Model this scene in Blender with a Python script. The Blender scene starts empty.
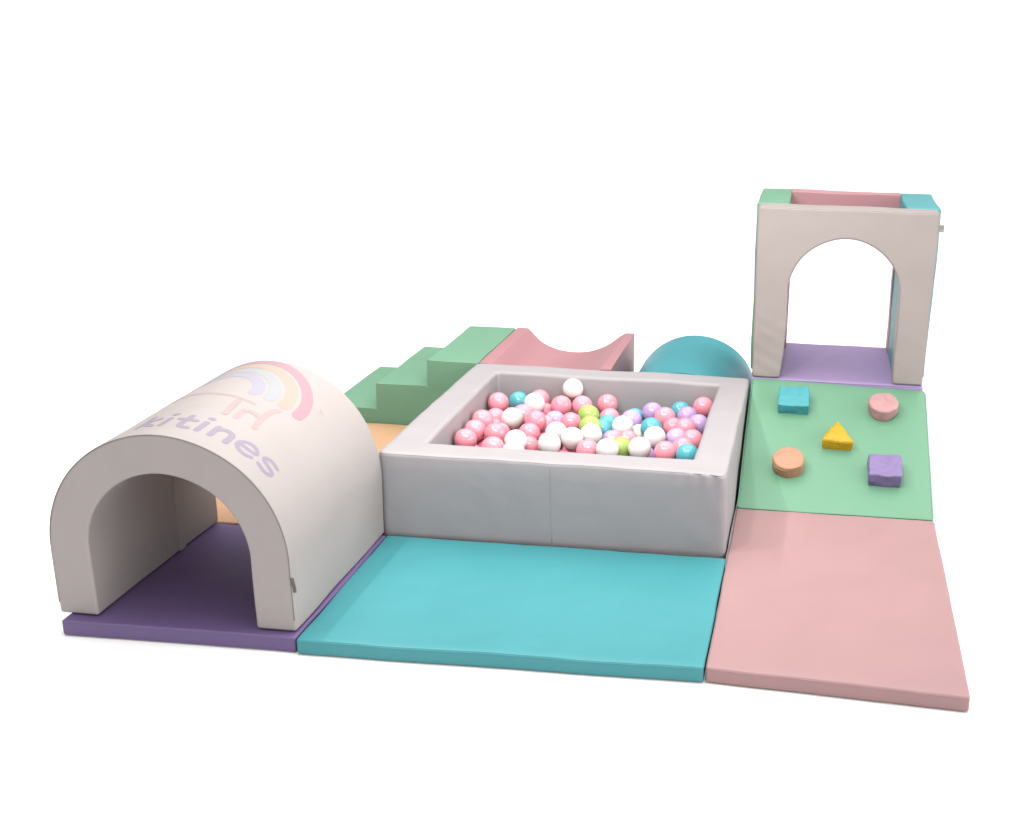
import bpy, bmesh, math, random
from mathutils import Vector, Matrix, noise
from math import sin, cos, pi, radians

random.seed(11)
sc = bpy.context.scene
col = sc.collection

# ------------------------------------------------------------------ helpers
def srgb(r, g, b, k=1.0):
    f = lambda c: (c / 12.92 if c <= .04045 else ((c + .055) / 1.055) ** 2.4)
    return (f(r / 255) * k, f(g / 255) * k, f(b / 255) * k, 1.0)

def vinyl(name, color, rough=.5, grain=.25, wrinkle=.16, wscale=5.0, spec=.35, tint=.05):
    """leatherette: base colour with faint blotches, fine grain and soft wrinkles"""
    m = bpy.data.materials.new(name); m.use_nodes = True
    nt = m.node_tree; N = nt.nodes; Lk = nt.links
    p = N['Principled BSDF']
    tc = N.new('ShaderNodeTexCoord')
    n1 = N.new('ShaderNodeTexNoise'); n1.inputs['Scale'].default_value = 7; n1.inputs['Detail'].default_value = 4
    Lk.new(tc.outputs['Object'], n1.inputs['Vector'])
    mix = N.new('ShaderNodeMix'); mix.data_type = 'RGBA'
    mix.inputs['A'].default_value = [c * (1 - tint) for c in color[:3]] + [1]
    mix.inputs['B'].default_value = [min(1, c * (1 + tint)) for c in color[:3]] + [1]
    Lk.new(n1.outputs['Fac'], mix.inputs['Factor'])
    Lk.new(mix.outputs['Result'], p.inputs['Base Color'])
    mr = N.new('ShaderNodeMapRange'); mr.inputs['To Min'].default_value = rough - .07; mr.inputs['To Max'].default_value = rough + .07
    Lk.new(n1.outputs['Fac'], mr.inputs['Value']); Lk.new(mr.outputs['Result'], p.inputs['Roughness'])
    p.inputs['Specular IOR Level'].default_value = spec
    g = N.new('ShaderNodeTexNoise'); g.inputs['Scale'].default_value = 420; g.inputs['Detail'].default_value = 2
    Lk.new(tc.outputs['Object'], g.inputs['Vector'])
    w = N.new('ShaderNodeTexNoise'); w.inputs['Scale'].default_value = wscale; w.inputs['Detail'].default_value = 3
    w.inputs['Roughness'].default_value = .45; w.inputs['Distortion'].default_value = .6
    Lk.new(tc.outputs['Object'], w.inputs['Vector'])
    b1 = N.new('ShaderNodeBump'); b1.inputs['Strength'].default_value = wrinkle; b1.inputs['Distance'].default_value = .02
    b2 = N.new('ShaderNodeBump'); b2.inputs['Strength'].default_value = grain; b2.inputs['Distance'].default_value = .0006
    Lk.new(w.outputs['Fac'], b1.inputs['Height']); Lk.new(g.outputs['Fac'], b2.inputs['Height'])
    Lk.new(b1.outputs['Normal'], b2.inputs['Normal']); Lk.new(b2.outputs['Normal'], p.inputs['Normal'])
    return m

def plastic(name, color):
    m = bpy.data.materials.new(name); m.use_nodes = True
    nt = m.node_tree; N = nt.nodes; p = N['Principled BSDF']
    oi = N.new('ShaderNodeObjectInfo')
    hs = N.new('ShaderNodeHueSaturation'); hs.inputs['Color'].default_value = color
    mr = N.new('ShaderNodeMapRange'); mr.inputs['To Min'].default_value = .9; mr.inputs['To Max'].default_value = 1.1
    nt.links.new(oi.outputs['Random'], mr.inputs['Value']); nt.links.new(mr.outputs['Result'], hs.inputs['Value'])
    nt.links.new(hs.outputs['Color'], p.inputs['Base Color'])
    p.inputs['Roughness'].default_value = .13
    p.inputs['Specular IOR Level'].default_value = .5
    p.inputs['Subsurface Weight'].default_value = .12
    p.inputs['Subsurface Radius'].default_value = (.01, .006, .005)
    p.inputs['Subsurface Scale'].default_value = .6
    return m

def tag(o, label=None, cat=None, group=None, kind=None):
    if label: o['label'] = label
    if cat: o['category'] = cat
    if group: o['group'] = group
    if kind: o['kind'] = kind
    return o

def thing(name, loc, label, cat, group=None):
    o = bpy.data.objects.new(name, None); col.objects.link(o)
    o.location = loc; o.empty_display_size = .1
    return tag(o, label, cat, group)

def wob(p, amp, sc_=4.0, seed=0.0):
    return noise.noise_vector(Vector((p.x * sc_ + seed, p.y * sc_ - seed, p.z * sc_ + 3.1 * seed))) * amp

def obj(name, bm, mat, parent=None, loc=None, bevel=0.0, seg=3, smooth=True, label=None, lim=38):
    """link a bmesh given in world coordinates as one mesh object"""
    bmesh.ops.recalc_face_normals(bm, faces=bm.faces[:])
    o0 = Vector(parent['_loc']) if parent is not None and '_loc' in parent else (Vector(parent.location) if parent is not None else Vector(loc or (0, 0, 0)))
    if parent is not None and parent.parent is not None:
        o0 = Vector(parent.parent.location) + (Vector(parent.location))
    bmesh.ops.translate(bm, verts=bm.verts[:], vec=-o0)
    me = bpy.data.meshes.new(name); bm.to_mesh(me); bm.free()
    for f in me.polygons: f.use_smooth = smooth
    me.materials.append(mat)
    o = bpy.data.objects.new(name, me); col.objects.link(o)
    if parent is not None: o.parent = parent
    else: o.location = o0
    if bevel:
        b = o.modifiers.new('bevel', 'BEVEL'); b.width = bevel; b.segments = seg
        b.limit_method = 'ANGLE'; b.angle_limit = radians(lim); b.harden_normals = True
    if label: o['label'] = label
    return o

def lin(a, b, n):
    return [a + (b - a) * i / n for i in range(n + 1)]

def axis_vals(a, b, r, n):
    """grid values with extra rows inside the rounded edge"""
    e = [a + r * t for t in (0, .15, .35, .65, 1)]
    return e + lin(a + r, b - r, n)[1:-1] + [b - r * t for t in (1, .65, .35, .15, 0)]

def soft_box(x0, x1, y0, y1, z0, z1, r, n=(10, 10, 3), fn=None, rz=None):
    """box with rounded edges on a fine grid, optionally warped by fn(Vector)"""
    bm = bmesh.new(); V = {}
    X = axis_vals(x0, x1, r, n[0]); Y = axis_vals(y0, y1, r, n[1]); Z = axis_vals(z0, z1, r, n[2])
    def vert(i, j, k):
        key = (i, j, k)
        if key not in V:
            p = Vector((X[i], Y[j], Z[k]))
            q = Vector((min(max(p.x, x0 + r), x1 - r), min(max(p.y, y0 + r), y1 - r), min(max(p.z, z0 + r), z1 - r)))
            d = p - q
            if d.length > 1e-9: p = q + d.normalized() * r
            V[key] = bm.verts.new(fn(p) if fn else p)
        return V[key]
    a, b, c = len(X) - 1, len(Y) - 1, len(Z) - 1
    for i in range(a):
        for j in range(b):
            for k in (0, c): bm.faces.new([vert(i, j, k), vert(i + 1, j, k), vert(i + 1, j + 1, k), vert(i, j + 1, k)])
    for i in range(a):
        for k in range(c):
            for j in (0, b): bm.faces.new([vert(i, j, k), vert(i + 1, j, k), vert(i + 1, j, k + 1), vert(i, j, k + 1)])
    for j in range(b):
        for k in range(c):
            for i in (0, a): bm.faces.new([vert(i, j, k), vert(i, j + 1, k), vert(i, j + 1, k + 1), vert(i, j, k + 1)])
    return bm

def tube(bm, pts, r, closed=False, ns=6):
    n = len(pts); rings = []
    for i, p in enumerate(pts):
        a = pts[(i - 1) % n] if (closed or i > 0) else p
        b = pts[(i + 1) % n] if (closed or i < n - 1) else p
        t = (b - a).normalized()
        u = t.cross(Vector((0, 0, 1)))
        if u.length < .05: u = t.cross(Vector((0, 1, 0)))
        u.normalize(); w = u.cross(t).normalized()
        rings.append([bm.verts.new(p + (u * cos(2 * pi * k / ns) + w * sin(2 * pi * k / ns)) * r) for k in range(ns)])
    m = n if closed else n - 1
    # keep neighbouring rings untwisted
    for i in range(m):
        A, B = rings[i], rings[(i + 1) % n]
        s = min(range(ns), key=lambda q: sum((A[k].co - B[(k + q) % ns].co).length for k in range(ns)))
        for k in range(ns):
            bm.faces.new([A[k], A[(k + 1) % ns], B[(k + 1 + s) % ns], B[(k + s) % ns]])
    if not closed:
        bm.faces.new(rings[0]); bm.faces.new(rings[-1][::-1])
    return bm

def rect_path(x0, x1, y0, y1, z, rad, n=14):
    P = []
    for (cx, cy, a0) in ((x1 - rad, y0 + rad, -pi / 2), (x1 - rad, y1 - rad, 0), (x0 + rad, y1 - rad, pi / 2), (x0 + rad, y0 + rad, pi)):
        for k in range(4):
            a = a0 + pi / 2 * k / 3
            P.append(Vector((cx + rad * cos(a), cy + rad * sin(a), z)))
        nx = {(-pi / 2): (Vector((x1, y0 + rad, z)), Vector((x1, y1 - rad, z))), 0: (Vector((x1 - rad, y1, z)), Vector((x0 + rad, y1, z))),
              (pi / 2): (Vector((x0, y1 - rad, z)), Vector((x0, y0 + rad, z))), pi: (Vector((x0 + rad, y0, z)), Vector((x1 - rad, y0, z)))}[a0]
        for k in range(1, n): P.append(nx[0].lerp(nx[1], k / n))
    return P

def prism_xz(pts, y0, y1, ny=8, fn=None):
    """closed (x,z) outline swept along y"""
    bm = bmesh.new(); rings = []
    for y in lin(y0, y1, ny):
        ring = []
        for x, z in pts:
            p = Vector((x, y, z))
            ring.append(bm.verts.new(fn(p) if fn else p))
        rings.append(ring)
    n = len(pts)
    for a, b in zip(rings, rings[1:]):
        for k in range(n): bm.faces.new([a[k], a[(k + 1) % n], b[(k + 1) % n], b[k]])
    bm.faces.new(rings[0]); bm.faces.new(rings[-1][::-1])
    return bm

def arch_block(outer, inner, y0, y1, ny=8, nr=3, fn=None):
    """upside-down U: matched outer and inner (x,z) outlines swept along y"""
    bm = bmesh.new(); n = len(outer); V = {}
    Y = lin(y0, y1, ny)
    def vert(i, r, j):
        key = (i, r, j)
        if key not in V:
            t = r / nr
            p = Vector((outer[i][0] * (1 - t) + inner[i][0] * t, Y[j], outer[i][1] * (1 - t) + inner[i][1] * t))
            V[key] = bm.verts.new(fn(p) if fn else p)
        return V[key]
    for i in range(n - 1):
        for r in range(nr):
            for j in (0, ny): bm.faces.new([vert(i, r, j), vert(i + 1, r, j), vert(i + 1, r + 1, j), vert(i, r + 1, j)])
        for j in range(ny):
            for r in (0, nr): bm.faces.new([vert(i, r, j), vert(i + 1, r, j), vert(i + 1, r, j + 1), vert(i, r, j + 1)])
    for r in range(nr):
        for j in range(ny):
            for i in (0, n - 1): bm.faces.new([vert(i, r, j), vert(i, r + 1, j), vert(i, r + 1, j + 1), vert(i, r, j + 1)])
    return bm

# ------------------------------------------------------------------ materials
K = .35          # vinyl reflectance relative to its sunlit-looking display colour
M = {}
M['white'] = vinyl('white_vinyl', srgb(233, 222, 219, K * .91), .55, wrinkle=.15)
M['pit_white'] = vinyl('pit_white_vinyl', srgb(227, 220, 224, K * .97), .55, wrinkle=.2)
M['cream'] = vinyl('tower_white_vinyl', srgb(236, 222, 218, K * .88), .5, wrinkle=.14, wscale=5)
M['mint'] = vinyl('mint_vinyl', srgb(148, 214, 174, K * .98), .5)
M['stair_green'] = vinyl('stair_green_vinyl', srgb(146, 204, 168, K * 1.1), .5)
M['pink'] = vinyl('pink_vinyl', srgb(230, 182, 183, K), .5)
M['rose'] = vinyl('rose_vinyl', srgb(226, 164, 171, K * 1.1), .5)
M['turq_brightened'] = vinyl('brightened_turquoise_vinyl', srgb(106, 203, 210, K * 1.1), .5)  # mat turquoise lightened in colour to make up for weaker light on the tower
M['turq'] = vinyl('turquoise_vinyl', srgb(92, 203, 212, K * .95), .46)
M['turq_deep'] = vinyl('deep_turquoise_vinyl', srgb(82, 182, 194, K * 1.3), .42)
M['purple'] = vinyl('purple_vinyl', srgb(122, 100, 150, K * 1.5), .42)
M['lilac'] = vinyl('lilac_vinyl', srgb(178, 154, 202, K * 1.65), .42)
M['rose_brightened'] = vinyl('brightened_rose_vinyl', srgb(236, 174, 182, K * 1.08), .5)  # copy of the rose, lightened because the tower's back panel is underlit
M['orange'] = vinyl('apricot_vinyl', srgb(236, 186, 144, K * 1.38), .5)
M['pad_turq'] = vinyl('pad_turquoise_vinyl', srgb(92, 200, 210, K * 1.15), .42, wrinkle=.5, wscale=22)
M['pad_pink'] = vinyl('pad_pink_vinyl', srgb(236, 180, 183, K * 1.15), .42, wrinkle=.5, wscale=22)
M['pad_yellow'] = vinyl('pad_yellow_vinyl', srgb(255, 202, 22, K * 1.15), .42, wrinkle=.5, wscale=22)
M['pad_apricot'] = vinyl('pad_apricot_vinyl', srgb(242, 184, 146, K), .42, wrinkle=.5, wscale=22)
M['pad_purple'] = vinyl('pad_purple_vinyl', srgb(162, 140, 198, K * 1.2), .38, wrinkle=.7, wscale=18)
M['seam'] = vinyl('grey_thread', srgb(168, 158, 154, K), .7)
M['tag_grey'] = vinyl('grey_ribbon', srgb(150, 140, 134, K), .8)
M['tag_light'] = vinyl('pale_ribbon', srgb(214, 210, 206, K), .8)
for nm, c in dict(ink_red=(224, 178, 190), ink_peach=(230, 204, 190), ink_blue=(208, 212, 216), ink_lilac=(208, 204, 222),
                  ink_mauve=(192, 180, 200), ink_rose=(220, 198, 196)).items():
    M[nm] = vinyl(nm, srgb(*c, K), .55, wrinkle=.1)
B = {'pink': plastic('pink_plastic', srgb(243, 152, 166, 0.73)), 'white': plastic('white_plastic', srgb(248, 242, 240, 0.65)),
     'turquoise': plastic('turquoise_plastic', srgb(98, 188, 202, 0.68)), 'purple': plastic('purple_plastic', srgb(196, 166, 216, 0.70)),
     'green': plastic('green_plastic', srgb(176, 208, 104, 0.68))}

# ------------------------------------------------------------------ floor
bm = bmesh.new()
S = 400
bmesh.ops.create_grid(bm, x_segments=4, y_segments=4, size=S)
fm = bpy.data.materials.new('white_floor'); fm.use_nodes = True
fp = fm.node_tree.nodes['Principled BSDF']
fn_ = fm.node_tree.nodes.new('ShaderNodeTexNoise'); fn_.inputs['Scale'].default_value = 3
fr = fm.node_tree.nodes.new('ShaderNodeMapRange'); fr.inputs['To Min'].default_value = .86; fr.inputs['To Max'].default_value = .9
fm.node_tree.links.new(fn_.outputs['Fac'], fr.inputs['Value']); fm.node_tree.links.new(fr.outputs['Result'], fp.inputs['Roughness'])
FLOOR = .70
fp.inputs['Base Color'].default_value = (FLOOR, FLOOR, FLOOR, 1); fp.inputs['Specular IOR Level'].default_value = 0
fl = obj('floor', bm, fm, smooth=False); tag(fl, kind='structure')

# ------------------------------------------------------------------ floor mats
T = .0426
def floor_mat(corners, z1, mat, label, seed, puff=.003, amp=.004, skew=True):
    """corners: front-left, front-right, back-right, back-left in (x, y)"""
    (a, b, c, d) = [Vector((p[0], p[1], 0)) for p in corners]
    cen = (a + b + c + d) / 4
    t = thing('floor_mat', (cen.x, cen.y, 0), label, 'mat', 'padded floor mats')
    def warp(p):
        u, v = p.x, p.y
        q = a * (1 - u) * (1 - v) + b * u * (1 - v) + c * u * v + d * (1 - u) * v
        wv = wob(Vector((q.x, q.y, 0)), amp, 4.2, seed) + wob(Vector((q.x, q.y, 0)), amp * .5, 15, seed + 4)
        h = p.z / z1
        return Vector((q.x + wv.x * .5, q.y + wv.y * .5, p.z + h * (wv.z * .55 + puff * max(0, 16 * u * (1 - u) * v * (1 - v)) ** .6)))
    L = (b - a).length; D = (d - a).length
    def wfn(p): return warp(Vector((p.x / L, p.y / D, p.z)))
    obj('cushion', soft_box(0, L, 0, D, .002, z1, .0055, (34, 26, 3), wfn), mat, t)
    bm = bmesh.new()
    path = [wfn(p) for p in rect_path(.0008, L - .0008, .0008, D - .0008, z1 - .005, .008, 40)]
    tube(bm, path, .0017, True)
    obj('piping', bm, mat, t)
    return t

floor_mat([(-.604, -.018), (-.0015, -.009), (-.0015, .607), (-.602, .612)], T, M['purple'], 'dark purple floor mat under the white arched tunnel', 1.3)
floor_mat([(.004, -.016), (.9945, .007), (.994, .618), (-.0005, .612)], T, M['turq'], 'wide turquoise floor mat in front of the white ball pit', 2.1)
floor_mat([(1.000, .011), (1.604, -.024), (1.609, .992), (.997, .996)], T, M['pink'], 'long pale pink floor mat in front of the green climbing ramp', 3.7)
floor_mat([(-.76, .622), (-.026, .622), (-.026, 1.592), (-.76, 1.592)], T - .002, M['orange'], 'apricot orange floor mat between the tunnel and the green steps', 5.2)

# ------------------------------------------------------------------ arched tunnel
XC, RO, ZS = -.3165, .3085, .228
RI = .208
y0t, y1t = .013, .618
def arch_pts(r, n=110, zb=T + .003, nl=6):
    P = [(XC - r, z) for z in lin(zb, ZS, nl)[:-1]]
    P += [(XC - r * cos(pi * k / n), ZS + r * sin(pi * k / n)) for k in range(n + 1)]
    P += [(XC + r, z) for z in lin(ZS, zb, nl)[1:]]
    return P
def tfn(p):
    v = (p.y - y0t) / (y1t - y0t)
    w_ = wob(p, .0035, 5, 2.0)
    q = p + Vector((w_.x, w_.y * .6, w_.z * .6 if p.z > .08 else 0))
    if p.z > .3: q.z += .012 * v * (p.z - .3) / .24; q.y += .02 * v * (p.z - .3) / .24
    return q
t = thing('play_tunnel', (XC, .32, T), 'white arched foam tunnel printed with a pastel rainbow and lettering', 'tunnel')
obj('arch_body', arch_block(arch_pts(RO), arch_pts(RI), y0t, y1t, 26, 4, tfn), M['white'], t, bevel=.007)
bm = bmesh.new(); tube(bm, [tfn(Vector((x, y0t + .001, z))) + Vector((0, -.0008, 0)) for x, z in arch_pts(RO - .002, 60) if z > T + .012], .001); obj('piping', bm, M['seam'], t)
bm = bmesh.new(); tube(bm, [tfn(Vector((x, y1t - .001, z))) for x, z in arch_pts(RO - .003, 60)], .0015); obj('piping', bm, M['white'], t)
# band sewn across the lining half way in
obj('lining_band', arch_block([(x, z) for x, z in arch_pts(RI + .004)], arch_pts(RI - .003), .40, .432, 2, 1, tfn), M['white'], t, bevel=.002)
bm = soft_box(-.010, -.0005, y0t + .001, y0t + .004, .150, .192, .001, (2, 2, 4), lambda p: tfn(p) + Vector((0, .004 * sin(p.z * 90), 0)))
obj('care_tag', bm, M['tag_grey'], t)

def on_arch(s, y, lift=.0004):
    a = s / RO
    p = tfn(Vector((XC + RO * sin(a), y, ZS + RO * cos(a))))
    return p + Vector((sin(a), 0, cos(a))) * lift

def ink(bm, pts, w, n=10, lift=.0004, cap=True):
    """a flat printed stroke with round ends, laid on the curved cover"""
    P = [Vector((a, b)) for a, b in pts]
    if len(P) == 1: P = [P[0] - Vector((.0025, 0)), P[0] + Vector((.0025, 0))]
    if len(P) > 2:                           # Catmull-Rom
        Q = []
        for i in range(len(P) - 1):
            a, b, c, d = P[max(i - 1, 0)], P[i], P[i + 1], P[min(i + 2, len(P) - 1)]
            for k in range(n):
                u = k / n
                Q.append(.5 * ((2 * b) + (c - a) * u + (2 * a - 5 * b + 4 * c - d) * u * u + (3 * b - a - 3 * c + d) * u ** 3))
        P = Q + [P[-1]]
    else:
        P = [P[0].lerp(P[1], k / 8) for k in range(9)]
    L = []
    def nrm(i):
        t_ = (P[min(i + 1, len(P) - 1)] - P[max(i - 1, 0)]).normalized()
        return Vector((-t_.y, t_.x)), t_
    rows = []
    n0, t0 = nrm(0); n1, t1 = nrm(len(P) - 1)
    if cap:
        for a in (80, 60, 35):
            rows.append((P[0] - t0 * w / 2 * sin(radians(a)), n0, w / 2 * cos(radians(a))))
    for i in range(len(P)):
        rows.append((P[i], nrm(i)[0], w / 2))
    if cap:
        for a in (35, 60, 80):
            rows.append((P[-1] + t1 * w / 2 * sin(radians(a)), n1, w / 2 * cos(radians(a))))
    prev = None
    for c, nn, h in rows:
        cur = [bm.verts.new(on_arch(*(c + nn * h * k), lift)) for k in (-1, -.33, .33, 1)]
        if prev:
            for k in range(3): bm.faces.new([prev[k], prev[k + 1], cur[k + 1], cur[k]])
        prev = cur

rb = None
RC = (-.05, .367)
for i, (nm, R) in enumerate((('ink_red', .250), ('ink_peach', .206), ('ink_blue', .162), ('ink_lilac', .119))):
    bm = bmesh.new()
    ink(bm, [(RC[0] + R * cos(radians(a)), RC[1] + .935 * R * sin(radians(a))) for a in range(-2, 183, 8)], .033, 3)
    obj('rainbow_stripe', bm, M[nm], t, label=('faded red', 'faded peach', 'faded blue', 'faded lilac')[i] + ' printed rainbow stripe')
LET = [('k', [[(-.092, .16), (-.089, .076)], [(-.056, .128), (-.086, .107), (-.051, .077)]]),
       ('i', [[(-.027, .126), (-.027, .077)], [(-.028, .154)]]),
       ('t', [[(.019, .146), (.019, .09), (.028, .077), (.044, .076)], [(.0, .123), (.042, .122)]]),
       ('i', [[(.068, .126), (.069, .076)], [(.068, .151)]]),
       ('n', [[(.102, .124), (.103, .076)], [(.103, .112), (.121, .124), (.14, .118), (.144, .1), (.144, .076)]]),
       ('e', [[(.171, .103), (.212, .103), (.21, .119), (.192, .128), (.172, .119), (.166, .1), (.176, .082), (.196, .076), (.213, .083)]]),
       ('s', [[(.273, .122), (.252, .128), (.236, .119), (.24, .108), (.257, .102), (.273, .094), (.272, .081), (.256, .076), (.235, .083)]])]
for ch, strokes in LET:
    bm = bmesh.new()
    for k, s_ in enumerate(strokes): ink(bm, s_, .0155 if ch != 'e' and ch != 's' else .0125, 6, .0004 + .0002 * k)
    obj('letter', bm, M['ink_mauve'], t)
for strokes in ([[(.1, .301), (.049, .309), (-.002, .314), (-.055, .322), (-.11, .33), (-.17, .322), (-.21, .30)], [(.062, .292), (.074, .2)]],
                [[(.103, .2), (.102, .247)], [(.101, .251), (.12, .258), (.137, .251)]],
                [[(.159, .327), (.15, .302), (.148, .251), (.158, .197)]]):
    bm = bmesh.new()
    for k, s_ in enumerate(strokes): ink(bm, s_, .0165 if len(s_) != 7 else .0115, 6, .0004 + .0002 * k)
    obj('letter', bm, M['ink_rose'], t)
bm = bmesh.new(); ink(bm, [(.226, .458), (.236, .451)], .008, 3); obj('printed_mark', bm, M['ink_rose'], t)

# ------------------------------------------------------------------ ball pit
PX0, PX1, PY0, PY1, PH, PW = -.012, .989, .621, 1.597, .297, .1045
t = thing('ball_pit', ((PX0 + PX1) / 2, (PY0 + PY1) / 2, 0), 'square white padded ball pit filled with pastel balls', 'ball pit')
prof = []                                      # (inset, z) round the wall section
e = .012
for a in (180, 157, 135, 112, 90): prof.append((e + e * cos(radians(a)), PH - e + e * sin(radians(a))))
prof += [(PW * k / 5, PH) for k in (1, 2, 3, 4)]
for a in (90, 67, 45, 22, 0): prof.append((PW - e + e * cos(radians(a)), PH - e + e * sin(radians(a))))
prof += [(PW, z) for z in (.24, .19, .14, .09, .012)]
prof += [(PW * .5, .004), (0, .004)]
prof += [(0, z) for z in (.05, .1, .15, .2, .24)]
def pfn(p):
    q = p + wob(p, .0035, 4.5, 7.0) * min(1, p.z / .1) + wob(p, .0012, 16, 3.0)
    u_ = (p.x - PX0) / (PX1 - PX0); v_ = (p.y - PY0) / (PY1 - PY0)
    if v_ < .08: q.y += (.004 + .022 * u_) * (1 - p.z / PH)
    if u_ < .08: q.x -= .011 * (1 - v_)
    # slack cover bunches up at the near right corner
    dx, dy = p.x - PX1, p.y - PY0
    d = math.hypot(dx, dy)
    if d < .16 and p.z > .15:
        f = (1 - d / .16) * (p.z - .15) / .15
        q.y += .005 * f * sin(dx * 150 + p.z * 110); q.z -= .006 * f
    for cx_ in (PX0, PX1):
        d = abs(p.x - cx_)
        if d < .12 and p.y < PY0 + .03: q.y += .0016 * (1 - d / .12) * sin(p.z * 95 + d * 60 + cx_ * 3)
    return q
bm = bmesh.new(); rings = []
for ins, z in prof:
    rad = max(.006, .02 - ins * .1)
    ring = [bm.verts.new(pfn(p)) for p in rect_path(PX0 + ins, PX1 - ins, PY0 + ins, PY1 - ins, z, rad, 90)]
    rings.append(ring)
for i in range(len(rings)):
    A, Bq = rings[i], rings[(i + 1) % len(rings)]; n = len(A)
    for k in range(n): bm.faces.new([A[k], A[(k + 1) % n], Bq[(k + 1) % n], Bq[k]])
obj('padded_wall', bm, M['pit_white'], t)
obj('base_pad', soft_box(PX0 + PW + .002, PX1 - PW - .002, PY0 + PW + .002, PY1 - PW - .002, .003, .045, .008, (6, 6, 2)), M['pit_white'], t)
bm = bmesh.new(); tube(bm, [pfn(Vector((.488, PY0, z))) + Vector((0, -.0002, 0)) for z in lin(.045, PH - .006, 14)], .0008); obj('seam', bm, M['pit_white'], t)
bm = bmesh.new(); tube(bm, [pfn(p) + Vector((0, 0, -.0006)) for p in rect_path(PX0 + .0035, PX1 - .0035, PY0 + .0035, PY1 - .0035, PH - .0035, .017, 40)], .0013, True); obj('piping', bm, M['pit_white'], t)

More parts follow.
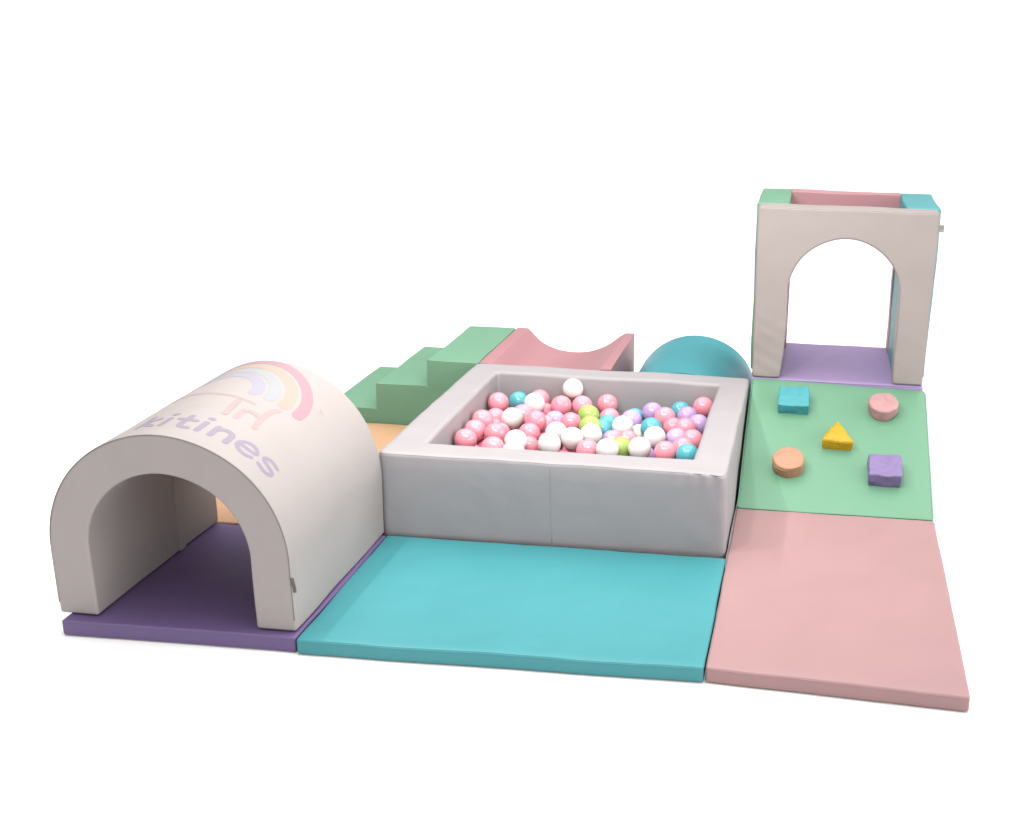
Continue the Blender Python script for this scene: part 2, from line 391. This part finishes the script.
# ------------------------------------------------------------------ balls
BALLS = [
    ('pink', 0.1320, 1.3599, 0.2250, 'pink ball in the far left corner of the pit beside a half hidden turquoise ball'),
    ('turquoise', 0.1800, 1.4545, 0.2027, 'turquoise ball tucked behind a white ball near the far left corner of the pit'),
    ('white', 0.2633, 1.3477, 0.2345, 'white ball by the back wall covering part of the leftmost turquoise ball'),
    ('white', 0.2201, 1.2131, 0.2208, 'white ball ringed by pink balls in front of the leftmost turquoise ball'),
    ('pink', 0.1404, 1.2905, 0.1900, 'half hidden pink ball just in front of the pink ball in the far left corner'),
    ('pink', 0.1320, 1.1638, 0.2238, 'pink ball by the left wall, farthest back of the three lining that wall'),
    ('pink', 0.1320, 1.0774, 0.2174, 'pink ball by the left wall, middle one of the three lining that wall'),
    ('pink', 0.1320, 0.9727, 0.2214, 'pink ball by the left wall, the one lowest in the photo'),
    ('pink', 0.2039, 1.0645, 0.2150, 'whole pink ball just right of the three lining the left wall'),
    ('pink', 0.2298, 0.9395, 0.2128, 'pink ball at the front rim, its underside cut off, farthest left of the front row'),
    ('white', 0.2898, 0.9923, 0.2210, 'leftmost white ball of the front row, standing alone among pink balls'),
    ('pink', 0.3027, 1.1175, 0.2034, 'tall showing pink ball between the lone front white ball and three clustered white balls'),
    ('pink', 0.3071, 1.1870, 0.2251, 'pink ball right of the white ball that is ringed by pinks'),
    ('pink', 0.2879, 1.3957, 0.1856, 'small pink ball right behind the pink one that sits right of the ringed white ball'),
    ('pink', 0.2377, 1.2834, 0.2118, 'pink ball mostly hidden behind the right side of the ringed white ball'),
    ('pink', 0.2565, 1.4545, 0.2142, 'pink ball peeking out behind the right of the white ball by the back wall'),
    ('pink', 0.3278, 1.2475, 0.1900, 'half covered pink ball left of a sunken light purple ball'),
    ('purple', 0.3416, 1.3187, 0.1838, 'light purple ball sunk among pinks, leftmost purple ball in the pit'),
    ('pink', 0.3505, 1.3814, 0.2196, 'pink ball below left of the topmost white ball at the back wall'),
    ('pink', 0.4191, 1.4085, 0.2150, 'pink ball directly below right of the topmost white ball, above the green balls'),
    ('white', 0.3767, 1.4538, 0.2620, 'topmost white ball of the heap, alone high against the back wall'),
    ('pink', 0.4195, 1.2154, 0.2150, 'pink ball just left of the two stacked green balls'),
    ('green', 0.4610, 1.3099, 0.2150, 'upper green ball of the stacked pair in the middle of the heap'),
    ('green', 0.4942, 1.1704, 0.2229, 'lower green ball of the stacked pair, partly behind a white ball'),
    ('pink', 0.5019, 1.4435, 0.2150, 'pink ball against the back wall, right of the stacked green pair'),
    ('pink', 0.5222, 1.3751, 0.1860, 'half hidden pink ball right of the upper green ball'),
    ('turquoise', 0.5296, 1.3025, 0.1864, 'upper turquoise ball squeezed between the green pair and a big white ball'),
    ('turquoise', 0.5224, 1.2302, 0.1923, 'lower turquoise ball squeezed between two white balls right of the green pair'),
    ('white', 0.5939, 1.2229, 0.2119, 'white ball in the middle right of the heap with turquoise balls on both sides'),
    ('white', 0.5109, 1.0994, 0.2195, 'white ball directly in front of the lower green ball'),
    ('white', 0.3938, 1.1107, 0.2150, 'rearmost white ball of the three clustered left of the green pair'),
    ('white', 0.3961, 1.0027, 0.2150, 'front left white ball of the three clustered left of the green pair'),
    ('white', 0.4598, 1.0475, 0.2219, 'front right white ball of the three clustered left of the green pair'),
    ('pink', 0.5195, 1.0018, 0.1994, 'pink ball cut off by the front rim below the white ball under the green pair'),
    ('white', 0.5868, 0.9787, 0.2156, 'white ball at the front rim just left of the lone small green patch'),
    ('green', 0.6166, 1.0479, 0.1994, 'lone green ball low at the front rim between two white balls'),
    ('pink', 0.6268, 1.1201, 0.1982, 'half hidden pink ball just behind the lone green ball at the front rim'),
    ('purple', 0.5698, 1.1618, 0.1802, 'light purple ball mostly hidden behind a white ball at the middle of the front rim'),
    ('white', 0.6462, 1.2565, 0.1738, 'small showing white ball squeezed between two bigger white balls on the right half'),
    ('white', 0.7167, 1.1157, 0.2182, 'white ball in front of the whole turquoise ball in the right half of the heap'),
    ('turquoise', 0.6910, 1.2125, 0.2151, 'turquoise ball showing whole cap behind a white ball in the right half of the heap'),
    ('purple', 0.6063, 1.3286, 0.2001, 'light purple ball touching a turquoise one right behind the big middle right white ball'),
    ('turquoise', 0.6063, 1.4005, 0.1827, 'turquoise ball half hidden behind a light purple ball at the middle right'),
    ('purple', 0.6707, 1.3846, 0.2132, 'light purple ball near the back wall, farthest left of the purples in the right half'),
    ('pink', 0.7215, 1.3323, 0.2153, "pink ball right of the back wall's light purple ball, left of the rear turquoise ball"),
    ('turquoise', 0.7605, 1.4544, 0.2000, 'turquoise ball at the back wall behind a light purple ball, near the far right corner'),
    ('purple', 0.7959, 1.3534, 0.2150, 'light purple ball in front of the rear right turquoise ball'),
    ('pink', 0.8398, 1.4545, 0.2211, 'pink ball in the far right corner of the pit'),
    ('purple', 0.8413, 1.2806, 0.2133, 'light purple ball against the right wall below the far right corner pink ball'),
    ('pink', 0.7578, 1.2709, 0.1999, 'left one of two pink balls touching side by side near the right wall'),
    ('pink', 0.8043, 1.2179, 0.2184, 'right one of two pink balls touching side by side near the right wall'),
    ('purple', 0.7838, 1.1493, 0.2045, 'light purple ball below the two side by side pink balls near the right wall'),
    ('pink', 0.8398, 1.1048, 0.2186, 'pink ball against the right wall beside the lowest light purple ball'),
    ('pink', 0.8181, 1.0354, 0.2138, 'pink ball right above the turquoise ball in the near right corner'),
    ('turquoise', 0.8411, 0.9647, 0.2193, 'turquoise ball in the near right corner of the pit, cut off by the rim'),
    ('pink', 0.7701, 0.9806, 0.2173, 'pink ball at the front rim left of the near right corner turquoise ball'),
    ('white', 0.6839, 1.0110, 0.2150, 'rightmost white ball of the front row, cut off by the front rim'),
    ('turquoise', 0.7237, 1.1671, 0.1669, 'turquoise ball mostly hidden under a white ball behind the rightmost front white ball'),
    ('white', 0.3003, 0.9213, 0.2081, 'white ball just showing at the front rim under the lone front white ball'),
    ('pink', 0.3150, 1.0488, 0.1825, 'pink ball just showing between the lone front white ball and the white cluster'),
    ('pink', 0.1320, 1.0225, 0.1552, ''),
    ('pink', 0.4367, 1.0134, 0.1543, ''),
    ('pink', 0.1688, 1.0854, 0.1546, ''),
    ('pink', 0.2415, 1.0774, 0.1542, ''),
    ('pink', 0.3816, 1.0776, 0.1511, ''),
    ('pink', 0.4538, 1.0841, 0.1592, ''),
    ('purple', 0.6916, 1.0662, 0.1684, ''),
    ('pink', 0.1320, 1.1483, 0.1525, ''),
    ('pink', 0.1942, 1.1439, 0.1900, ''),
    ('pink', 0.3493, 1.1537, 0.1605, ''),
    ('purple', 0.4220, 1.1493, 0.1600, ''),
    ('pink', 0.1588, 1.2146, 0.1789, ''),
    ('pink', 0.2249, 1.2156, 0.1481, ''),
    ('pink', 0.2002, 1.2842, 0.1494, ''),
    ('pink', 0.1320, 1.4224, 0.1581, ''),
    ('turquoise', 0.5700, 1.4510, 0.1445, ''),
]
R_BALL = .0365
ball_mesh = {}
def ball_me(c):
    if c not in ball_mesh:
        bm = bmesh.new(); bmesh.ops.create_uvsphere(bm, u_segments=40, v_segments=24, radius=R_BALL)
        for v in bm.verts:                    # a slim moulding ridge round the middle
            if abs(v.co.z) < .001: v.co *= 1.006
        me = bpy.data.meshes.new('play_ball'); bm.to_mesh(me); bm.free()
        for f in me.polygons: f.use_smooth = True
        me.materials.append(B[c]); ball_mesh[c] = me
    return ball_mesh[c]
SUNK = {'pink': 'pink ball sunk between other balls so that only a sliver of it shows',
        'purple': 'light purple ball sunk between other balls so that only a sliver of it shows',
        'turquoise': 'turquoise ball sunk between other balls so that only a sliver of it shows'}
for c, x, y, z, lb in BALLS:
    o = bpy.data.objects.new('play_ball', ball_me(c)); col.objects.link(o)
    o.location = (x, y, z); o.rotation_euler = [random.uniform(0, 6.28) for _ in range(3)]
    tag(o, lb or SUNK[c], 'ball', 'plastic balls heaped in the pit')

# ------------------------------------------------------------------ steps, dip block and hump along the back
YB0, YB1 = 1.6, 2.155
s1, s2, s3, s4 = -.606, -.406, -.206, -.010
h1, h2, h3 = .0974, .1948, .2941
def sfn(seed, amp=.003): return lambda p: p + wob(p, amp, 5, seed) * min(1, p.z / .06)
def dens(P, n):
    Q = []
    for a, b in zip(P, P[1:] + P[:1]):
        for k in range(n): Q.append((a[0] + (b[0] - a[0]) * k / n, a[1] + (b[1] - a[1]) * k / n))
    return Q
t = thing('foam_steps', (-.308, 1.878, 0), 'green foam block of three steps behind the apricot mat', 'steps')
P = dens([(s1, .003), (s4, .003), (s4, h3), (s3, h3), (s3, h2), (s2, h2), (s2, h1), (s1, h1)], 5)
f_ = sfn(4.4)
obj('foam_body', prism_xz(P, YB0, YB1, 12, f_), M['stair_green'], t, bevel=.006)
for a, b, h in ((s1, s2, h1), (s2, s3, h2), (s3, s4, h3)):
    bm = bmesh.new(); tube(bm, [f_(Vector((x, YB0 + .0015, h - .0015))) for x in lin(a + .003, b - .003, 16)], .0017); obj('piping', bm, M['stair_green'], t)

vx0, vx1 = -.006, .4845
VP = [(vx0, .295), (.02, .2955), (.0405, .2945), (.055, .281), (.07, .2645), (.086, .2495), (.103, .2365), (.124, .2255), (.147, .217), (.17, .2105), (.193, .2065), (.216, .2045), (.24, .204),
      (.266, .2055), (.291, .209), (.317, .216), (.342, .2255), (.364, .2365), (.385, .2495), (.404, .264), (.42, .2775), (.434, .2872), (.4475, .2955), (.466, .296), (vx1, .296)]
P = [(vx0, .003), (vx0, .1), (vx0, .2)] + VP + [(vx1, .2), (vx1, .1), (vx1, .003), (.33, .003), (.16, .003)]
f_ = sfn(9.1, .002)
t = thing('foam_dip', (.24, 1.878, 0), 'rose pink foam block with a scooped out top behind the ball pit', 'foam block')
obj('foam_body', prism_xz(P, YB0, YB1, 12, f_), M['rose'], t, bevel=.003, lim=22)
for yy in (YB0 + .001, YB1 - .001):
    bm = bmesh.new(); tube(bm, [f_(Vector((x, yy, z - .001))) for x, z in VP], .0014); obj('piping', bm, M['rose'], t)

HC, HR, HZ = .742, .2465, .055
t = thing('foam_hump', (HC, 1.878, 0), 'turquoise half round foam hump between the pink dip block and the tower', 'foam block')
A_ = [(HC - HR * cos(pi * k / 44), HZ + HR * sin(pi * k / 44)) for k in range(45)]
P = [(HC - HR, .003)] + A_ + [(HC + HR, .003), (HC + .1, .003), (HC - .1, .003)]
f_ = sfn(6.3, .004)
obj('foam_body', prism_xz(P, YB0, YB1, 14, f_), M['turq_deep'], t, bevel=.005)
for yy in (YB0 + .001, YB1 - .001):
    bm = bmesh.new(); tube(bm, [f_(Vector((x, yy, z - .001))) for x, z in A_], .0015); obj('piping', bm, M['turq_deep'], t)

# ------------------------------------------------------------------ climbing ramp with sewn-on shapes
RY0, RY1, RZ0, RZ1 = .999, 1.586, .0415, .2965
RX0, RX1 = .998, 1.607
t = thing('climbing_ramp', (1.302, 1.29, 0), 'mint green sloping foam ramp carrying five small coloured shapes', 'ramp')
def rfn(p):
    v = (p.y - RY0) / (RY1 - RY0); h = p.z / .1
    top = RZ0 + (RZ1 - RZ0) * v
    w_ = wob(Vector((p.x, p.y, 0)), .0035, 4.5, 8.0)
    u = (p.x - RX0) / (RX1 - RX0)
    top += .008 * v * (1 - 2 * u)
    return Vector((p.x + w_.x * .5, p.y + w_.y * .4, .003 + h * (top - .003) + h * (w_.z * .6 + .003 * (max(0, 16 * u * (1 - u) * v * (1 - v))) ** .6)))
obj('foam_body', soft_box(RX0, RX1, RY0, RY1, 0, .1, .008, (22, 22, 4), rfn), M['mint'], t)
bm = bmesh.new(); tube(bm, [rfn(p) for p in rect_path(RX0 + .001, RX1 - .001, RY0 + .001, RY1 - .001, .097, .01, 24)], .002, True); obj('piping', bm, M['mint'], t)
ang = math.atan2(RZ1 - RZ0, RY1 - RY0)
def slope_m(x, y):
    z = RZ0 + (RZ1 - RZ0) * (y - RY0) / (RY1 - RY0)
    return Matrix.Translation((x, y, z + .0005)) @ Matrix.Rotation(ang, 4, 'X')
def pad(bm, x, y, mat, label, rot=0, path=None):
    m = slope_m(x, y) @ Matrix.Rotation(rot, 4, 'Z')
    for v in bm.verts:
        v.co = m @ (v.co + wob(v.co, .0045, 22, x * 5) + wob(v.co, .0018, 60, y * 3))
    o = obj('grip_shape', bm, mat, t, label=label)
    if path:
        b2 = bmesh.new(); tube(b2, [m @ (p + wob(p, .0045, 22, x * 5) + wob(p, .0018, 60, y * 3)) for p in path], .0015, True)
        bmesh.ops.translate(b2, verts=b2.verts[:], vec=Vector((0, 0, 0)))
        bmesh.ops.recalc_face_normals(b2, faces=b2.faces[:])
        bmesh.ops.translate(b2, verts=b2.verts[:], vec=-Vector(t.location))
        me = bpy.data.meshes.new('piping'); b2.to_mesh(me); b2.free()
        for f in me.polygons: f.use_smooth = True
        me.materials.append(mat); c = bpy.data.objects.new('piping', me); col.objects.link(c); c.parent = o
    return o
HP = .048
def lathe_pad(r, h, n=36):
    bm = bmesh.new(); e = .005
    pr = [(0, 0), (r * .5, 0), (r - .001, 0), (r, .004), (r + .001, h * .5), (r, h - e)]
    pr += [(r - e + e * cos(radians(a)), h - e + e * sin(radians(a))) for a in (30, 60, 90)] + [(r * .7, h + .001), (r * .35, h + .002)]
    top = bm.verts.new((0, 0, h + .002)); bot = bm.verts.new((0, 0, 0)); rings = []
    for q, z in pr[1:]:
        rings.append([bm.verts.new((q * cos(2 * pi * k / n), q * sin(2 * pi * k / n), z)) for k in range(n)])
    for A, Bq in zip(rings, rings[1:]):
        for k in range(n): bm.faces.new([A[k], A[(k + 1) % n], Bq[(k + 1) % n], Bq[k]])
    for k in range(n):
        bm.faces.new([top, rings[-1][k], rings[-1][(k + 1) % n]]); bm.faces.new([bot, rings[0][(k + 1) % n], rings[0][k]])
    return bm
def circ(r, z, n=36): return [Vector((r * cos(2 * pi * k / n), r * sin(2 * pi * k / n), z)) for k in range(n)]
def tri_pad(w, d, h):
    bm = bmesh.new()
    c = [Vector((-w / 2, -d / 2, 0)), Vector((w / 2, -d / 2, 0)), Vector((0, d / 2, 0))]
    out = []
    for i in range(3):
        p, a, b = c[i], c[i - 1], c[(i + 1) % 3]
        d1 = (a - p).normalized(); d2 = (b - p).normalized(); r = .008
        for k in range(5):
            u = k / 4
            out.append(p + d1 * r * (1 - u) ** 2 + d2 * r * u ** 2)
        for k in range(1, 5): out.append((p + d2 * r).lerp(b - d2 * r, k / 5))
    cen = sum(out, Vector()) / len(out)
    rings = []
    for z, s in ((0, .985), (.004, 1), (h * .5, 1.01), (h - .005, 1), (h - .002, .985), (h, .95), (h + .002, .6), (h + .003, .3)):
        rings.append([bm.verts.new(cen + (q - cen) * s + Vector((0, 0, z))) for q in out])
    n = len(out)
    for A, Bq in zip(rings, rings[1:]):
        for k in range(n): bm.faces.new([A[k], A[(k + 1) % n], Bq[(k + 1) % n], Bq[k]])
    bm.faces.new(rings[0][::-1]); bm.faces.new(rings[-1])
    return bm, [cen + (q - cen) * 1.0 + Vector((0, 0, h - .006)) for q in out]
def sq_pad(w, d, h): return soft_box(-w / 2, w / 2, -d / 2, d / 2, 0, h, .005, (6, 6, 2))
pad(sq_pad(.104, .1, HP), 1.152, 1.462, M['pad_turq'], 'turquoise square shape at the upper left', .0, rect_path(-.051, .051, -.049, .049, HP - .005, .008, 8))
pad(lathe_pad(.0505, .043), 1.457, 1.459, M['pad_pink'], 'pink round shape at the upper right', 0, circ(.0505, .037))
b_, p_ = tri_pad(.104, .102, .045); pad(b_, 1.304, 1.311, M['pad_yellow'], 'yellow triangular shape in the middle', .02, p_)
pad(lathe_pad(.0505, .050), 1.148, 1.175, M['pad_apricot'], 'apricot round shape at the lower left', 0, circ(.0507, .036))
pad(sq_pad(.106, .1, .05), 1.458, 1.167, M['pad_purple'], 'purple square shape at the lower right', -.01, rect_path(-.052, .052, -.049, .049, .045, .008, 8))

# ------------------------------------------------------------------ platform and tower
TZ = .3005
p0 = thing('foam_platform', (1.298, 1.85, 0), 'purple foam platform under the open topped tower', 'platform')
def plf(p): return p + wob(p, .002, 5, 1.7) * min(1, p.z / .1)
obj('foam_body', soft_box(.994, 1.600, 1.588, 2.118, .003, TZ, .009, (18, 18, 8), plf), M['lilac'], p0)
bm = bmesh.new(); tube(bm, [plf(p) for p in rect_path(.9955, 1.5955, 1.5895, 2.1165, TZ - .004, .012, 24)], .002, True); obj('piping', bm, M['lilac'], p0)

X0, X1, ZT = .997, 1.597, .9075
t = thing('play_tower', (1.298, 1.85, TZ), 'open topped foam tower with a white arched front and pastel walls', 'play tower')
AC, AR, AZ = 1.301, .190, .616
def panel_pts(n=48, nl=34, zb=TZ + .0015, x0=X0, x1=X1):
    inner = [(AC - AR, z) for z in lin(zb, AZ, nl)[:-1]] + [(AC - AR * cos(pi * k / n), AZ + AR * sin(pi * k / n)) for k in range(n + 1)] + [(AC + AR, z) for z in lin(AZ, zb, nl)[1:]]
    outer = []
    for x, z in inner:
        if z < AZ - 1e-6:
            outer.append((x0 if x < AC else x1, z))
        else:
            a = math.atan2(z - AZ, x - AC)
            dx, dz = cos(a), sin(a)
            tt = min(((x1 - AC) / dx if dx > 1e-6 else ((x0 - AC) / dx if dx < -1e-6 else 9)), ((ZT - AZ) / dz if dz > 1e-6 else 9))
            outer.append((AC + dx * tt, AZ + dz * tt))
    # true corners
    for cx in (x0, x1):
        k = min(range(len(outer)), key=lambda i: (outer[i][0] - cx) ** 2 + (outer[i][1] - ZT) ** 2); outer[k] = (cx, ZT)
    return outer, inner
def tw(seed):
    def g(p):
        q = p + wob(p, .0035, 5, seed) * min(1, max(0, (p.z - TZ) / .1)) + wob(p, .0012, 15, seed)
        h = (p.z - TZ) / .6
        if p.x > 1.4: q.x += .010 * h * (p.x - 1.4) / .2
        if 1.05 < p.x < 1.2 and h < .3 and p.y < 1.69: q.x -= .016 * (1 - h / .3) * (p.x - 1.05) / .06
        if h < .42 and p.y < 1.6:
            k = min(1, (.42 - h) / .1) * (1 if p.x < 1.3 else .45)
            q.y += .001 * k * sin(p.z * 120 + p.x * 60) * (.6 + .4 * sin(p.x * 90 + p.z * 31))
        return q
    return g
o_, i_ = panel_pts()
f_ = tw(3.3)
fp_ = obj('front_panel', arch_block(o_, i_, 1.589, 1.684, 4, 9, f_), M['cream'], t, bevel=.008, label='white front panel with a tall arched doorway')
bm = bmesh.new(); tube(bm, [f_(Vector((x, 1.592, z))) for x, z in dens([(X0 + .002, TZ + .01), (X0 + .002, ZT - .002), (X1 - .002, ZT - .002), (X1 - .002, TZ + .01)], 24)[:-24]], .0016)
obj('piping', bm, M['cream'], fp_)
f_ = tw(5.9)
obj('side_panel', soft_box(X0 - .011, X0 + .101, 1.686, 2.102, TZ + .0015, ZT, .007, (4, 12, 14), f_), M['mint'], t, label='mint green side panel')
f_ = tw(7.9)
obj('side_panel', soft_box(X1 - .101, X1 + .012, 1.686, 2.102, TZ + .0015, ZT, .007, (4, 12, 14), f_), M['turq_brightened'], t, label='turquoise side panel')
AC, AR = 1.2975, .1945
o2, i2 = panel_pts(x0=X0 + .0995, x1=X1 - .099)
f_ = tw(2.7)
obj('back_panel', arch_block(o2, i2, 2.022, 2.104, 4, 3, f_), M['rose_brightened'], t, bevel=.006, label='rose pink back panel')
bm = soft_box(X1 + .006, X1 + .027, 1.592, 1.594, .842, .868, .001, (3, 1, 4), lambda p: p + Vector((0, .004 * sin(p.z * 150), 0)))
obj('care_tag', bm, M['tag_light'], t)

# ------------------------------------------------------------------ light
w = bpy.data.worlds.new('World'); sc.world = w; w.use_nodes = True
nt = w.node_tree; N = nt.nodes; Lk = nt.links
bg = N['Background']
tc = N.new('ShaderNodeTexCoord'); sx = N.new('ShaderNodeSeparateXYZ'); Lk.new(tc.outputs['Generated'], sx.inputs[0])
def mr(sock, a, b, c, d, smooth=True):
    m = N.new('ShaderNodeMapRange'); m.interpolation_type = 'SMOOTHSTEP' if smooth else 'LINEAR'
    for nme, v in (('From Min', a), ('From Max', b), ('To Min', c), ('To Max', d)): m.inputs[nme].default_value = v
    Lk.new(sock, m.inputs['Value']); return m.outputs['Result']
def op(kind, a, b):
    m = N.new('ShaderNodeMath'); m.operation = kind
    for i, v in enumerate((a, b)):
        if isinstance(v, (int, float)): m.inputs[i].default_value = v
        else: Lk.new(v, m.inputs[i])
    return m.outputs[0]
ZEN, SIDE, BAND = 2.95, 7.0, 1.3
dt = N.new('ShaderNodeVectorMath'); dt.operation = 'DOT_PRODUCT'; Lk.new(tc.outputs['Generated'], dt.inputs[0])
dt.inputs[1].default_value = Vector((.08, .22, .97)).normalized()
zen = mr(dt.outputs['Value'], .62, .9, 0, ZEN)
band = mr(sx.outputs['Z'], .05, .10, BAND, .12)
side = op('MULTIPLY', op('MULTIPLY', mr(sx.outputs['X'], .5, .9, 0, SIDE), mr(sx.outputs['Z'], .08, .2, 0, 1)), mr(sx.outputs['Z'], .3, .6, 1, 0))
front = op('MULTIPLY', mr(sx.outputs['Y'], -.35, -.95, 0, 1.5), mr(sx.outputs['Z'], .08, .25, 0, 1))  # unseen fill from the near side, added to brighten front-facing surfaces
tot = op('ADD', op('ADD', zen, band), op('ADD', side, front))
Lk.new(tot, bg.inputs['Strength']); bg.inputs['Color'].default_value = (1, .99, .985, 1)

def strip(name, loc, size, power, rot=(0, 0, 0)):
    l = bpy.data.lights.new(name, 'AREA'); l.shape = 'RECTANGLE'; l.size, l.size_y = size; l.energy = power; l.color = (1, .97, .93)
    o = bpy.data.objects.new(name, l); col.objects.link(o); o.location = loc; o.rotation_euler = rot
    return o
strip('ceiling_and_fill_lamp', (-.95, .8, 3.1), (.08, 2.4), 46, (0, radians(-22), 0))
for x_ in (.08, .6, 1.12): strip('ceiling_and_fill_lamp', (x_, .13, 1.7), (.05, .3), 13, (radians(62), 0, 0))  # unseen low fill strips, added to brighten the pit front and streak the balls
strip('ceiling_and_fill_lamp', (.9, 1.7, 3.0), (.12, 1.2), 6)

# ------------------------------------------------------------------ camera
cam = bpy.data.cameras.new('camera'); co = bpy.data.objects.new('camera', cam); col.objects.link(co)
yaw, pitch, roll = .1168, .3003, .0215
fwd = Vector((-sin(yaw) * cos(pitch), cos(yaw) * cos(pitch), -sin(pitch)))
rt = Vector((cos(yaw), sin(yaw), 0)); up = rt.cross(fwd)
r2 = rt * cos(roll) + up * sin(roll); u2 = -rt * sin(roll) + up * cos(roll)
mw = Matrix((r2, u2, -fwd)).transposed().to_4x4(); mw.translation = (1.2031, -2.4125, 1.4558)
co.matrix_world = mw
cam.sensor_fit = 'HORIZONTAL'; cam.sensor_width = 36; cam.lens = 1167.24 / 1024 * 36
cam.shift_x = -(677.79 - 512) / 1024; cam.shift_y = (397.79 - 417.5) / 1024
cam.clip_start = .05; cam.clip_end = 2000
sc.camera = co
sc.view_settings.view_transform = 'Standard'; sc.view_settings.look = 'None'
sc.view_settings.exposure = .13; sc.view_settings.gamma = 1
sc.cycles.max_bounces = 8; sc.cycles.diffuse_bounces = 4
